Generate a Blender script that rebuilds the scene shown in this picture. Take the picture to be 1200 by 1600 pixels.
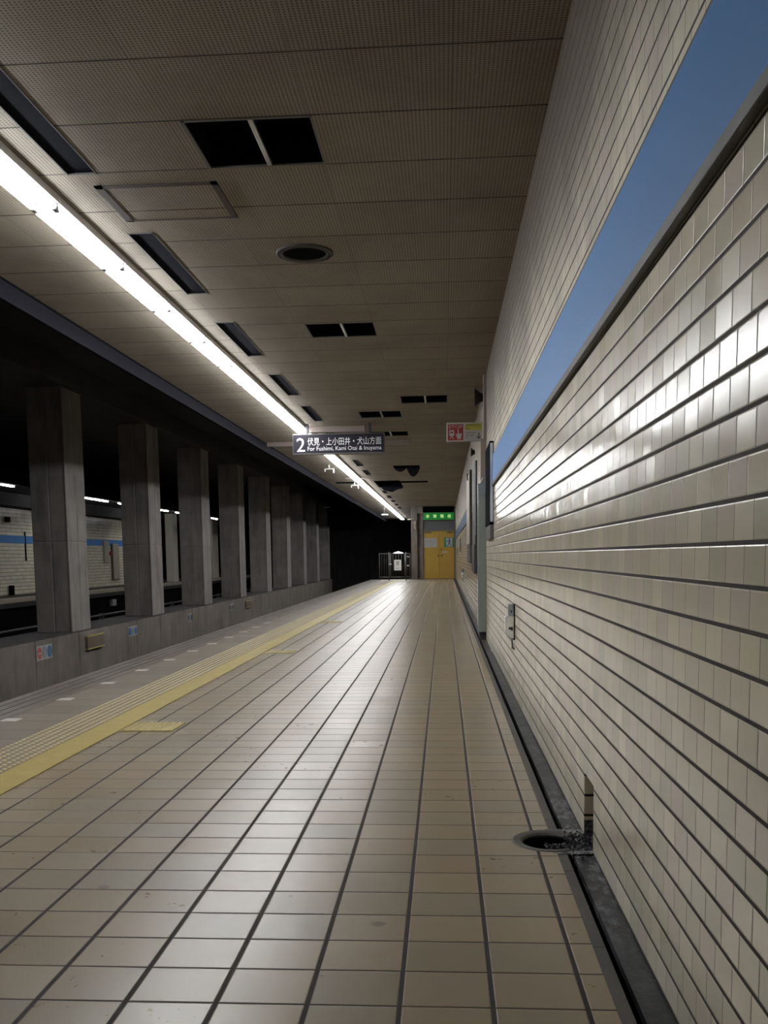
import bpy, math, random
from mathutils import Vector, Matrix
random.seed(7)
for o in list(bpy.data.objects): bpy.data.objects.remove(o)
sc = bpy.context.scene
COL = sc.collection

# ---------------------------------------------------------------- camera
F, CX, CY = 1503.0, 594.0, 1035.2          # focal length and principal point on the 1200x1600 frame
YAW, PIT, ROL = -.0674, -.1100, -.0126
cam = bpy.data.cameras.new('camera'); cam_o = bpy.data.objects.new('camera', cam); COL.objects.link(cam_o)
fw = Vector((math.sin(YAW)*math.cos(PIT), math.cos(YAW)*math.cos(PIT), math.sin(PIT)))
rt = Vector((math.cos(YAW), -math.sin(YAW), 0)); up = rt.cross(fw)
r2 = rt*math.cos(ROL)+up*math.sin(ROL); u2 = -rt*math.sin(ROL)+up*math.cos(ROL)
m = Matrix((r2, u2, -fw)).transposed().to_4x4(); m.translation = Vector((0, 0, 1.0))
cam_o.matrix_world = m
cam.sensor_fit = 'VERTICAL'; cam.sensor_height = 32.0; cam.lens = F/1600*32.0
cam.shift_x = (600-CX)/1600; cam.shift_y = -(800-CY)/1600
cam.clip_start = .05; cam.clip_end = 300
sc.camera = cam_o

# ---------------------------------------------------------------- world, exposure
w = bpy.data.worlds.new('world'); sc.world = w; w.use_nodes = True
w.node_tree.nodes['Background'].inputs[0].default_value = (0, 0, 0, 1)
w.node_tree.nodes['Background'].inputs[1].default_value = 0
sc.view_settings.view_transform = 'Standard'; sc.view_settings.look = 'None'
sc.view_settings.gamma = 1; sc.view_settings.use_curve_mapping = False
sc.view_settings.exposure = 1.45
LAMP_E = 15.0          # fluorescent tubes over this platform
LAMP_E2 = 20.0         # tubes over the opposite platform
LAMP_Y0, LAMP_N, LAMP_P = 4.505-2*1.149, 45, 1.149

# ---------------------------------------------------------------- materials
class NT:
    def __init__(s, name):
        s.m = bpy.data.materials.new(name); s.m.use_nodes = True; s.t = s.m.node_tree; s.t.nodes.clear()
        s.out = s.t.nodes.new('ShaderNodeOutputMaterial'); s.b = s.t.nodes.new('ShaderNodeBsdfPrincipled')
        s.t.links.new(s.b.outputs[0], s.out.inputs[0])
    def n(s, ty, **k):
        x = s.t.nodes.new(ty)
        for a, v in k.items(): setattr(x, a, v)
        return x
    def put(s, inp, v):
        if isinstance(v, bpy.types.NodeSocket): s.t.links.new(v, inp)
        elif isinstance(v, bpy.types.Node): s.t.links.new(v.outputs[0], inp)
        elif v is not None: inp.default_value = v
    def M(s, op, a, b=None, c=None, clamp=False):
        x = s.n('ShaderNodeMath', operation=op); x.use_clamp = clamp
        for i, v in enumerate((a, b, c)):
            if v is not None: s.put(x.inputs[i], v)
        return x.outputs[0]
    def pos(s):
        g = s.n('ShaderNodeNewGeometry'); q = s.n('ShaderNodeSeparateXYZ'); s.t.links.new(g.outputs['Position'], q.inputs[0]); return g, q
    def noise(s, vec, scale, detail=3, rough=.55, dim='3D'):
        x = s.n('ShaderNodeTexNoise'); s.put(x.inputs['Vector'], vec); x.inputs['Scale'].default_value = scale
        x.inputs['Detail'].default_value = detail; x.inputs['Roughness'].default_value = rough; return x.outputs[0]
    def ramp(s, v, stops, interp='LINEAR'):
        x = s.n('ShaderNodeValToRGB'); s.put(x.inputs[0], v); e = x.color_ramp; e.interpolation = interp
        while len(e.elements) < len(stops): e.elements.new(.5)
        for el, (p, c) in zip(e.elements, stops): el.position = p; el.color = (*c, 1) if len(c) == 3 else c
        return x.outputs[0]
    def mix(s, f, a, b, blend='MIX'):
        x = s.n('ShaderNodeMix', data_type='RGBA', blend_type=blend); s.put(x.inputs[0], f)
        s.put(x.inputs[6], (*a, 1) if isinstance(a, tuple) else a); s.put(x.inputs[7], (*b, 1) if isinstance(b, tuple) else b)
        return x.outputs[2]
    def scl(s, vec, sc_):
        x = s.n('ShaderNodeVectorMath', operation='MULTIPLY'); s.put(x.inputs[0], vec); x.inputs[1].default_value = sc_; return x.outputs[0]
    def fin(s, col=None, rough=None, metal=None, spec=None, normal=None):
        if col is not None: s.put(s.b.inputs['Base Color'], (*col, 1) if isinstance(col, tuple) else col)
        if rough is not None: s.put(s.b.inputs['Roughness'], rough)
        if metal is not None: s.put(s.b.inputs['Metallic'], metal)
        if spec is not None: s.put(s.b.inputs['Specular IOR Level'], spec)
        if normal is not None: s.put(s.b.inputs['Normal'], normal)
        return s.m

def plain(name, col, rough=.5, metal=0., vary=.12, scale=9, spec=.5, bump=0.):
    s = NT(name); g, q = s.pos(); nz = s.noise(g.outputs['Position'], scale)
    c = s.mix(nz, tuple(x*(1-vary) for x in col), tuple(min(1, x*(1+vary)) for x in col))
    nm = None
    if bump:
        b = s.n('ShaderNodeBump'); b.inputs['Distance'].default_value = bump; s.put(b.inputs['Height'], nz); nm = b.outputs[0]
    return s.fin(c, rough, metal, spec, nm)

def emis(name, col, e, base=(.8, .8, .8)):
    s = NT(name); s.fin(base, .4, spec=.2); s.b.inputs['Emission Color'].default_value = (*col, 1); s.b.inputs['Emission Strength'].default_value = e
    return s.m

def tiles(name, ui, vi, w, h, ou, ov, gu, gv, cols, grout, rough=.3, tilt=.01, stagger=0, wave=.0, wscale=8, tint=None, depth=.003, rvar=.1, soft=.0015, spec=.5, dull=0):
    """rectangular tiles on world position; gu/gv joint widths"""
    s = NT(name); g, q = s.pos(); U, V = q.outputs[ui], q.outputs[vi]
    v = s.M('DIVIDE', s.M('SUBTRACT', V, ov), h); row = s.M('FLOOR', v)
    u = s.M('DIVIDE', s.M('SUBTRACT', U, ou), w)
    if stagger == 1: u = s.M('ADD', u, s.M('MULTIPLY', s.M('MODULO', s.M('ABSOLUTE', row), 2), .5))
    if stagger == 2:
        wn = s.n('ShaderNodeTexWhiteNoise', noise_dimensions='1D'); s.put(wn.inputs['W'], row)
        u = s.M('ADD', u, s.M('ADD', s.M('MULTIPLY', s.M('MODULO', s.M('ABSOLUTE', row), 2), .5), s.M('MULTIPLY', wn.outputs[0], .22)))
    colm = s.M('FLOOR', u)
    fu = s.M('FRACT', u); fv = s.M('FRACT', v)
    du = s.M('SUBTRACT', s.M('MULTIPLY', s.M('MINIMUM', fu, s.M('SUBTRACT', 1, fu)), w), gu/2)
    dv = s.M('SUBTRACT', s.M('MULTIPLY', s.M('MINIMUM', fv, s.M('SUBTRACT', 1, fv)), h), gv/2)
    d = s.M('MINIMUM', du, dv)
    hgt = s.n('ShaderNodeMapRange', interpolation_type='SMOOTHSTEP'); s.put(hgt.inputs[0], d); hgt.inputs[1].default_value = -soft*.3; hgt.inputs[2].default_value = soft
    msk = s.n('ShaderNodeMapRange'); s.put(msk.inputs[0], d); msk.inputs[1].default_value = -.0004; msk.inputs[2].default_value = .0006
    cv = s.n('ShaderNodeCombineXYZ'); s.put(cv.inputs[0], colm); s.put(cv.inputs[1], row)
    wn = s.n('ShaderNodeTexWhiteNoise', noise_dimensions='3D'); s.put(wn.inputs['Vector'], cv.outputs[0])
    n = len(cols)
    c = s.ramp(wn.outputs['Value'], [(i/n, k) for i, k in enumerate(cols)], 'CONSTANT' if n > 5 else 'LINEAR')
    big = s.noise(g.outputs['Position'], 3.1, 4, .6)
    c = s.mix(s.M('MULTIPLY', s.M('SUBTRACT', big, .4, None, True), .35), c, tuple(x*.75 for x in cols[0]))
    if tint: c = tint(s, g, q, c)
    gn = s.noise(g.outputs['Position'], 60, 2)
    gc = s.mix(gn, tuple(x*.6 for x in grout), tuple(x*1.35 for x in grout))
    c = s.mix(msk.outputs[0], gc, c)
    # per-tile tilt
    sb = s.n('ShaderNodeVectorMath', operation='SUBTRACT'); s.put(sb.inputs[0], wn.outputs['Color']); sb.inputs[1].default_value = (.5, .5, .5)
    ml = s.n('ShaderNodeVectorMath', operation='SCALE'); s.put(ml.inputs[0], sb.outputs[0]); ml.inputs['Scale'].default_value = tilt*2
    ad = s.n('ShaderNodeVectorMath', operation='ADD'); s.put(ad.inputs[0], g.outputs['Normal']); s.put(ad.inputs[1], ml.outputs[0])
    nn = s.n('ShaderNodeVectorMath', operation='NORMALIZE'); s.put(nn.inputs[0], ad.outputs[0])
    hh = hgt.outputs[0]
    if wave:
        hh = s.M('ADD', hh, s.M('MULTIPLY', s.noise(g.outputs['Position'], wscale, 2, .5), wave))
    b = s.n('ShaderNodeBump'); b.inputs['Distance'].default_value = depth; b.inputs['Strength'].default_value = 1
    s.put(b.inputs['Height'], hh); s.put(b.inputs['Normal'], nn.outputs[0])
    rn = s.noise(g.outputs['Position'], 22, 3)
    r = s.M('ADD', s.M('MULTIPLY', s.M('SUBTRACT', rn, .5), rvar*2), s.M('ADD', s.M('MULTIPLY', wn.outputs['Value'], rvar), rough))
    if dull:
        dm = s.n('ShaderNodeMapRange'); s.put(dm.inputs[0], q.outputs[2]); dm.inputs[1].default_value = 1.70; dm.inputs[2].default_value = 1.98; r = s.M('ADD', r, s.M('MULTIPLY', dm.outputs[0], dull))
    r = s.M('ADD', s.M('MULTIPLY', r, msk.outputs[0]), s.M('MULTIPLY', s.M('SUBTRACT', 1, msk.outputs[0]), .85))
    return s.fin(c, r, 0, spec, b.outputs[0])

WALLC = [(.79, .72, .55), (.83, .76, .58), (.76, .71, .54), (.80, .71, .58), (.86, .79, .61), (.72, .68, .52), (.81, .74, .57), (.76, .67, .56)]
def wall_tint(s, g, q, c):      # tiles turn darker and browner towards the top of the wall
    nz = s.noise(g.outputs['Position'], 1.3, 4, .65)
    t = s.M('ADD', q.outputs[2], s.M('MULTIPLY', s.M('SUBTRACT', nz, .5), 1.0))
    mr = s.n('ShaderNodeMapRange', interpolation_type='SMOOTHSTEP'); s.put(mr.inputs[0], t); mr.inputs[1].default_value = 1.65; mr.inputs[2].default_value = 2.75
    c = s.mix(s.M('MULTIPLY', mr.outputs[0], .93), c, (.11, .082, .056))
    # the stretch of wall beyond the grey-green post is mixed towards brown
    past_post = s.M('MULTIPLY', s.M('GREATER_THAN', q.outputs[1], 11.52), s.M('GREATER_THAN', q.outputs[0], 0))
    return s.mix(s.M('MULTIPLY', past_post, .62), c, (.20, .155, .095))
def floor_spots(s, g, q, c):    # a few small dark scuffs on the tiles
    for x, y, rr in ((-1.05, 2.80, .020), (-.185, 2.53, .022), (-.46, 2.74, .006), (.1, 4.1, .008), (-.30, 2.2, .006)):
        nz = s.M('MULTIPLY', s.M('SUBTRACT', s.noise(g.outputs['Position'], 45, 3), .5), rr*1.2)
        dx = s.M('SUBTRACT', q.outputs[0], x); dy = s.M('SUBTRACT', q.outputs[1], y)
        d = s.M('ADD', s.M('SQRT', s.M('ADD', s.M('MULTIPLY', dx, dx), s.M('MULTIPLY', dy, dy))), nz)
        mr = s.n('ShaderNodeMapRange'); s.put(mr.inputs[0], d); mr.inputs[1].default_value = rr*1.1; mr.inputs[2].default_value = rr*.7; mr.inputs[3].default_value = 0; mr.inputs[4].default_value = .55
        c = s.mix(mr.outputs[0], c, (.06, .05, .045))
    return c
MT = {}
MT['wall'] = tiles('glazed_wall_tile', 1, 2, .1055, .0727, .02, 1.015-.0727*14,   .0021, .0082, WALLC, (.060, .052, .043), dull=.4, rough=.16, tilt=.013, stagger=2, wave=.20, wscale=11, depth=.0008, rvar=.05, soft=.003, tint=wall_tint, spec=.55)
MT['oppwall'] = tiles('opposite_wall_tile', 1, 2, .21, .11, 0, 0, .004, .012, WALLC, (.12, .11, .09), rough=.3, tilt=.01, stagger=1, tint=wall_tint)
FLC = [(.30, .238, .155), (.325, .257, .17), (.282, .235, .162), (.315, .243, .157), (.34, .272, .184), (.288, .243, .17), (.31, .252, .17)]
MT['floor'] = tiles('floor_tile', 0, 1, .2083, .1826, .104-.2083*20, 2.049-.1826*30, .0105, .0055, FLC, (.032, .027, .024), tint=floor_spots, rough=.285, tilt=.006, wave=.010, wscale=3, depth=.0025, rvar=.04, soft=.003, spec=.6)
MT['edgefloor'] = tiles('platform_edge_tile', 0, 1, .42, .30, -2.78, .1, .006, .004, [(.21, .175, .135), (.23, .19, .145), (.20, .17, .135)], (.05, .045, .04), rough=.42, tilt=.004, depth=.001, rvar=.05)
MT['slotfloor'] = tiles('platform_edge_slotted_tile', 0, 1, .09, .30, -3.16, .1, .014, .004, [(.15, .125, .10), (.17, .14, .115)], (.05, .045, .04), rough=.36, tilt=.006, depth=.001)

MT['jamb'] = tiles('niche_tile', 0, 2, .3, .0727, .3, 1.015-.0727*14, .002, .0085, WALLC, (.04, .035, .03), rough=.3, tilt=.01, depth=.0015)
def ceiling_mat():
    s = NT('perforated_ceiling_board'); g, q = s.pos(); X, Y = q.outputs[0], q.outputs[1]
    P = .0191
    fx = s.M('SUBTRACT', s.M('FRACT', s.M('DIVIDE', X, P)), .5); fy = s.M('SUBTRACT', s.M('FRACT', s.M('DIVIDE', Y, P*.9)), .5)
    dd = s.M('SQRT', s.M('ADD', s.M('MULTIPLY', fx, fx), s.M('MULTIPLY', fy, fy)))
    mr = s.n('ShaderNodeMapRange'); s.put(mr.inputs[0], dd); mr.inputs[1].default_value = .20; mr.inputs[2].default_value = .27
    hole = mr.outputs[0]
    v = s.M('DIVIDE', s.M('SUBTRACT', Y, 4.2), .5765); u = s.M('DIVIDE', s.M('SUBTRACT', X, .045), .675)
    fu = s.M('FRACT', u); fv = s.M('FRACT', v)
    wob = s.M('MULTIPLY', s.M('SUBTRACT', s.noise(g.outputs['Position'], 9, 2), .5), .006)
    dv = s.M('ADD', s.M('MULTIPLY', s.M('MINIMUM', fv, s.M('SUBTRACT', 1, fv)), .5765), wob)
    du = s.M('MULTIPLY', s.M('MINIMUM', fu, s.M('SUBTRACT', 1, fu)), .675)
    sv = s.n('ShaderNodeMapRange'); s.put(sv.inputs[0], dv); sv.inputs[1].default_value = .0035; sv.inputs[2].default_value = .0075
    su = s.n('ShaderNodeMapRange'); s.put(su.inputs[0], du); su.inputs[1].default_value = .0008; su.inputs[2].default_value = .002
    seam = s.M('MULTIPLY', sv.outputs[0], s.M('ADD', s.M('MULTIPLY', su.outputs[0], .55), .45))
    cv = s.n('ShaderNodeCombineXYZ'); s.put(cv.inputs[0], s.M('FLOOR', u)); s.put(cv.inputs[1], s.M('FLOOR', v))
    wn = s.n('ShaderNodeTexWhiteNoise'); s.put(wn.inputs['Vector'], cv.outputs[0])
    c = s.ramp(wn.outputs['Value'], [(0, (.31, .265, .21)), (.5, (.33, .285, .23)), (1, (.35, .30, .24))])
    sm = s.n('ShaderNodeMapRange', interpolation_type='SMOOTHSTEP'); s.put(sm.inputs[0], s.M('ADD', dv, s.M('MULTIPLY', s.noise(g.outputs['Position'], 14, 3), .05))); sm.inputs[1].default_value = .02; sm.inputs[2].default_value = .05
    c = s.mix(sm.outputs[0], s.mix(.25, c, (.10, .08, .06)), c)
    bl = s.noise(g.outputs['Position'], 1.1, 5, .65)
    c = s.mix(s.M('MULTIPLY', s.M('SUBTRACT', bl, .45, None, True), 1.6), c, (.13, .11, .09))
    c = s.mix(seam, (.035, .03, .025), c); c = s.mix(hole, s.mix(.12, (.03, .026, .022), c), c)
    b = s.n('ShaderNodeBump'); b.inputs['Distance'].default_value = .002; s.put(b.inputs['Height'], s.M('MINIMUM', seam, hole))
    return s.fin(c, .7, 0, .3, b.outputs[0])
MT['ceil'] = ceiling_mat()

def concrete(name, a, b_, joint=None, rough=.75):
    s = NT(name); g, q = s.pos()
    n1 = s.noise(g.outputs['Position'], 1.7, 5, .65); n2 = s.noise(s.scl(g.outputs['Position'], (2.4, 2.4, .45)), 1.6, 5, .65); n3 = s.noise(g.outputs['Position'], 35, 3)
    c = s.mix(s.M('SUBTRACT', s.M('MULTIPLY', n1, 2), .5, None, True), a, b_)
    c = s.mix(s.M('MULTIPLY', s.M('SUBTRACT', n2, .48, None, True), 2.2), c, tuple(x*.45 for x in a))
    c = s.mix(s.M('MULTIPLY', n3, .25), c, tuple(x*.7 for x in a))
    bp = s.n('ShaderNodeBump'); bp.inputs['Distance'].default_value = .004; s.put(bp.inputs['Height'], s.M('ADD', n3, n2))
    return s.fin(c, rough, 0, .3, bp.outputs[0])
MT['conc'] = concrete('pillar_concrete', (.20, .178, .168), (.33, .30, .28))
MT['conc2'] = concrete('low_wall_concrete', (.15, .128, .110), (.27, .235, .205))
MT['dconc'] = concrete('dark_concrete', (.045, .04, .045), (.065, .06, .06))
MT['topsoot'] = concrete('sooty_wall_top', (.075, .068, .066), (.11, .10, .095))
MT['black'] = plain('black_void', (.005, .005, .007), .9, spec=.05)
MT['navy'] = plain('dark_opening', (.006, .008, .016), .9, spec=.05)
MT['slot'] = plain('dark_slot', (.012, .013, .020), .9, spec=.05)
MT['lip'] = plain('dark_painted_fascia', (.016, .016, .022), .9, spec=.05)
MT['metal'] = plain('brushed_metal', (.45, .45, .45), .35, .8)
MT['dmetal'] = plain('dull_metal', (.16, .155, .15), .5, .5)
MT['rail'] = plain('rail_steel', (.12, .10, .09), .4, .8)
MT['white'] = plain('white_enamel', (.85, .85, .83), .4)
MT['cream'] = plain('cream_panel', (.42, .37, .29), .5)
MT['frame_line'] = plain('hatch_frame', (.055, .044, .038), .6)
MT['blue'] = plain('blue_band_enamel', (.085, .25, .56), .5, vary=.05, scale=.7, spec=.12)
MT['bluehi'] = plain('pale_edge', (.45, .48, .5), .4)
MT['darktrim'] = plain('dark_trim', (.05, .046, .043), .55)
MT['gutter'] = plain('gutter_wet_concrete', (.022, .022, .026), .5, vary=.4, scale=14, bump=.003)
MT['ringm'] = plain('worn_cast_ring', (.13, .125, .12), .5, .3, vary=.3, scale=30)
MT['chip'] = plain('dark_chips', (.025, .025, .034), .4)
MT['yellow'] = plain('yellow_tactile', (.40, .31, .085), .5, vary=.18, scale=14)
MT['ybase'] = plain('worn_tactile_base', (.21, .165, .10), .6, vary=.25, scale=20)
MT['ydome'] = plain('tactile_dome', (.50, .42, .23), .4, vary=.1)
MT['marker'] = plain('white_marker', (.62, .60, .55), .4)
MT['signdark'] = plain('sign_face_dark', (.018, .015, .024), .5, spec=.2)
MT['text'] = plain('sign_white', (.85, .85, .85), .5, vary=0)
MT['red'] = plain('sign_red', (.30, .02, .02), .5); MT['signyel'] = plain('sign_yellow', (.45, .40, .06), .5)
MT['ink'] = plain('sign_ink', (.03, .03, .035), .5); MT['signgrey'] = plain('sign_grey', (.32, .34, .36), .5)
MT['signwhite'] = plain('sign_plate_white', (.42, .40, .38), .5)
MT['discblue'] = plain('sign_blue', (.03, .13, .33), .5); MT['discred'] = plain('sign_disc_red', (.50, .10, .07), .5); MT['discgrey'] = plain('sign_disc_grey', (.20, .27, .32), .5)
MT['brown'] = plain('brown_box', (.14, .105, .07), .6); MT['yline'] = plain('box_yellow_line', (.42, .34, .12), .6)
MT['pier'] = plain('pier_cream', (.75, .70, .58), .4); MT['door'] = plain('ochre_door_paint', (.43, .265, .035), .4, vary=.08, scale=2)
MT['greenglow'] = emis('green_lit_face', (.02, .40, .05), .10, (.02, .10, .03)); MT['glowtext'] = emis('lit_lettering', (.70, 1., .40), .35, (.3, .4, .2))
MT['exitgreen'] = plain('exit_green', (.02, .22, .11), .5); MT['exitblue'] = plain('exit_figure_blue', (.03, .12, .30), .5)
MT['palegrey'] = plain('grey_green_panel', (.25, .28, .27), .4, vary=.05); MT['pink'] = plain('pinkish_duct', (.27, .22, .20), .5)
MT['transom'] = plain('transom_grey', (.10, .105, .11), .5)
MT['silver'] = plain('bluish_silver_frame', (.55, .60, .70), .4, .1)
MT['lampwhite'] = plain('lamp_enamel', (.85, .85, .85), .4, vary=0)
MT['tube'] = emis('fluorescent_tube', (.96, .98, 1.0), LAMP_E)
MT['tube2'] = emis('opposite_tube', (.95, .97, 1.0), LAMP_E2)
MT['dimlamp'] = emis('small_lamp_face', (.95, .97, 1.0), 1.6)
def gutter():
    s = NT('stained_gutter_concrete'); g, q = s.pos()
    n1 = s.noise(g.outputs['Position'], 6, 5, .7); n2 = s.noise(s.scl(g.outputs['Position'], (1, .35, 1)), 40, 4, .7)
    dy = s.M('ABSOLUTE', s.M('SUBTRACT', q.outputs[1], 3.35)); mr = s.n('ShaderNodeMapRange'); s.put(mr.inputs[0], dy); mr.inputs[1].default_value = 1.1; mr.inputs[2].default_value = .2
    st = s.M('MULTIPLY', mr.outputs[0], s.M('MULTIPLY', s.M('SUBTRACT', s.M('MULTIPLY', n1, n2), .22, None, True), 9), None, True)
    c = s.mix(n1, (.010, .010, .014), (.026, .026, .032)); c = s.mix(st, c, (.26, .26, .28))
    b = s.n('ShaderNodeBump'); b.inputs['Distance'].default_value = .004; s.put(b.inputs['Height'], s.M('ADD', n1, n2))
    return s.fin(c, s.M('ADD', s.M('MULTIPLY', n1, .5), .2), 0, .5, b.outputs[0])
MT['gutter'] = gutter()
MT['curb'] = tiles('gutter_curb', 0, 1, 5, .6, 0, 0, .002, .003, [(.085, .078, .072), (.10, .092, .084)], (.03, .03, .03), rough=.5)

# ---------------------------------------------------------------- mesh builder
class MB:
    def __init__(s): s.v = []; s.f = []; s.m = []; s.cur = 0; s.sm = []; s.smooth = False
    def face(s, idx): s.f.append(idx); s.m.append(s.cur); s.sm.append(s.smooth)
    def box(s, x0, x1, y0, y1, z0, z1, bev=0.):
        if x0 > x1: x0, x1 = x1, x0
        if y0 > y1: y0, y1 = y1, y0
        if z0 > z1: z0, z1 = z1, z0
        n = len(s.v)
        if bev <= 0:
            s.v += [(x, y, z) for z in (z0, z1) for y in (y0, y1) for x in (x0, x1)]
            for q in ((0, 2, 3, 1), (4, 5, 7, 6), (0, 1, 5, 4), (2, 6, 7, 3), (0, 4, 6, 2), (1, 3, 7, 5)): s.face([n+i for i in q])
            return s
        b = min(bev, (x1-x0)*.45, (y1-y0)*.45, (z1-z0)*.45)
        P = {}
        for i, X in enumerate((x0, x1)):
            for j, Y in enumerate((y0, y1)):
                for k, Z in enumerate((z0, z1)):
                    sx, sy, sz = (b if i == 0 else -b), (b if j == 0 else -b), (b if k == 0 else -b)
                    P[i, j, k] = (len(s.v), len(s.v)+1, len(s.v)+2)
                    s.v += [(X, Y+sy, Z+sz), (X+sx, Y, Z+sz), (X+sx, Y+sy, Z)]
        def Q(*p): s.face([P[a][c] for a, c in p])
        Q(((0,0,0),0), ((0,0,1),0), ((0,1,1),0), ((0,1,0),0)); Q(((1,0,0),0), ((1,1,0),0), ((1,1,1),0), ((1,0,1),0))
        Q(((0,0,0),1), ((1,0,0),1), ((1,0,1),1), ((0,0,1),1)); Q(((0,1,0),1), ((0,1,1),1), ((1,1,1),1), ((1,1,0),1))
        Q(((0,0,0),2), ((0,1,0),2), ((1,1,0),2), ((1,0,0),2)); Q(((0,0,1),2), ((1,0,1),2), ((1,1,1),2), ((0,1,1),2))
        for j in (0, 1):
            for k in (0, 1): Q(((0,j,k),1), ((1,j,k),1), ((1,j,k),2), ((0,j,k),2))
        for i in (0, 1):
            for k in (0, 1): Q(((i,0,k),0), ((i,1,k),0), ((i,1,k),2), ((i,0,k),2))
        for i in (0, 1):
            for j in (0, 1): Q(((i,j,0),0), ((i,j,1),0), ((i,j,1),1), ((i,j,0),1))
        for a in P: Q((a, 0), (a, 1), (a, 2))
        return s
    def tube(s, a, b, r, seg=10, r2=None, caps=True):
        a, b = Vector(a), Vector(b); d = (b-a).normalized(); r2 = r if r2 is None else r2
        t = Vector((0, 0, 1)) if abs(d.z) < .9 else Vector((1, 0, 0)); u = d.cross(t).normalized(); v = d.cross(u)
        n = len(s.v)
        for p, rr in ((a, r), (b, r2)):
            for i in range(seg):
                an = 2*math.pi*i/seg; s.v.append(tuple(p+u*math.cos(an)*rr+v*math.sin(an)*rr))
        s.smooth = True
        for i in range(seg): j = (i+1) % seg; s.face([n+i, n+j, n+seg+j, n+seg+i])
        s.smooth = False
        if caps: s.face([n+i for i in range(seg)][::-1]); s.face([n+seg+i for i in range(seg)])
        return s
    def lathe(s, c, prof, seg=48, axis='z', smooth=True):
        """prof = [(r, t), ...] along axis"""
        n = len(s.v); c = Vector(c)
        for r, t in prof:
            for i in range(seg):
                an = 2*math.pi*i/seg; x, y = r*math.cos(an), r*math.sin(an)
                s.v.append(tuple(c+{'z': Vector((x, y, t)), 'x': Vector((t, x, y)), 'y': Vector((x, t, y))}[axis]))
        s.smooth = smooth
        for k in range(len(prof)-1):
            for i in range(seg):
                j = (i+1) % seg; s.face([n+k*seg+i, n+k*seg+j, n+(k+1)*seg+j, n+(k+1)*seg+i])
        s.smooth = False
        return s
    def prism(s, pts, axis, a, b):
        """polygon pts (2D) extruded along axis from a to b"""
        mk = {'y': lambda p, t: (p[0], t, p[1]), 'z': lambda p, t: (p[0], p[1], t), 'x': lambda p, t: (t, p[0], p[1])}[axis]
        n = len(s.v); k = len(pts)
        s.v += [mk(p, a) for p in pts]+[mk(p, b) for p in pts]
        s.face([n+i for i in range(k)]); s.face([n+k+i for i in range(k)][::-1])
        for i in range(k): j = (i+1) % k; s.face([n+i, n+k+i, n+k+j, n+j])
        return s
    def build(s, name, mats, parent=None, origin=None):
        me = bpy.data.meshes.new(name); me.from_pydata(s.v, [], s.f)
        if not isinstance(mats, (list, tuple)): mats = [mats]
        for mm in mats: me.materials.append(MT[mm] if isinstance(mm, str) else mm)
        me.polygons.foreach_set('material_index', s.m); me.polygons.foreach_set('use_smooth', s.sm)
        import bmesh
        bm = bmesh.new(); bm.from_mesh(me); bmesh.ops.recalc_face_normals(bm, faces=bm.faces); bm.to_mesh(me); bm.free()
        me.update()
        o = bpy.data.objects.new(name, me); COL.objects.link(o)
        if parent is not None:
            o.parent = parent; pl = parent_loc(parent)
            me.transform(Matrix.Translation(-pl))
        elif origin is not None:
            me.transform(Matrix.Translation(-Vector(origin))); o.location = origin
        return o
def parent_loc(p):
    l = Vector(p.location)
    while p.parent: p = p.parent; l += p.location
    return l
def tag(o, label, cat, group=None, kind=None):
    if label: o['label'] = label
    if cat: o['category'] = cat
    if group: o['group'] = group
    if kind: o['kind'] = kind
    return o
def struct(o): o['kind'] = 'structure'; return o
def thing(name, label, cat, loc, group=None):
    o = bpy.data.objects.new(name, None); COL.objects.link(o); o.location = loc; o.empty_display_size = .1
    return tag(o, label, cat, group)
def copy_tree(o, parent=None):
    c = o.copy(); COL.objects.link(c); c.parent = parent
    for ch in list(o.children): copy_tree(ch, c)
    return c
ORD = ['first', 'second', 'third', 'fourth', 'fifth', 'sixth', 'seventh', 'eighth', 'ninth', 'tenth', 'eleventh', 'twelfth', 'thirteenth', 'fourteenth', 'fifteenth', 'sixteenth', 'seventeenth', 'eighteenth', 'nineteenth', 'twentieth']
def nth(i):
    if i < 20: return ORD[i]
    t = {2: 'twenty', 3: 'thirty', 4: 'forty'}[(i+1)//10]; r = (i+1) % 10
    return (t+'-'+ORD[r-1]) if r else {3: 'thirtieth', 4: 'fortieth'}[(i+1)//10]
def text(name, body, x0, x1, z0, z1, y, mat, parent, face='-y', thick=.002):
    cu = bpy.data.curves.new(name, 'FONT'); cu.body = body; cu.resolution_u = 6; cu.fill_mode = 'BOTH'
    t = bpy.data.objects.new(name, cu); COL.objects.link(t)
    dg = bpy.context.evaluated_depsgraph_get(); dg.update()
    me = bpy.data.meshes.new_from_object(t.evaluated_get(dg)); bpy.data.objects.remove(t)
    xs = [v.co.x for v in me.vertices]; ys = [v.co.y for v in me.vertices]
    ax, bx, ay, by = min(xs), max(xs), min(ys), max(ys)
    import bmesh
    bm = bmesh.new(); bm.from_mesh(me)
    ex = bmesh.ops.extrude_face_region(bm, geom=list(bm.faces))
    for g_ in ex['geom']:
        if isinstance(g_, bmesh.types.BMVert): g_.co.z += 1
    for v in bm.verts:
        u = x0+(v.co.x-ax)/(bx-ax)*(x1-x0); w_ = z0+(v.co.y-ay)/(by-ay)*(z1-z0); d = y-(thick if v.co.z > .5 else 0)
        v.co = Vector((u, d, w_))
    bmesh.ops.recalc_face_normals(bm, faces=bm.faces)
    bm.to_mesh(me); bm.free(); me.materials.clear(); me.materials.append(MT[mat])
    o = bpy.data.objects.new(name, me); COL.objects.link(o)
    if parent is not None: o.parent = parent; me.transform(Matrix.Translation(-parent_loc(parent)))
    return o

# ---------------------------------------------------------------- big structure
WX = .495; CZ = 3.08; CXL = -3.25
FY0, FY1 = -1.0, 41.6
MHX, MHY, MHR = .362, 3.318, .128
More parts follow.
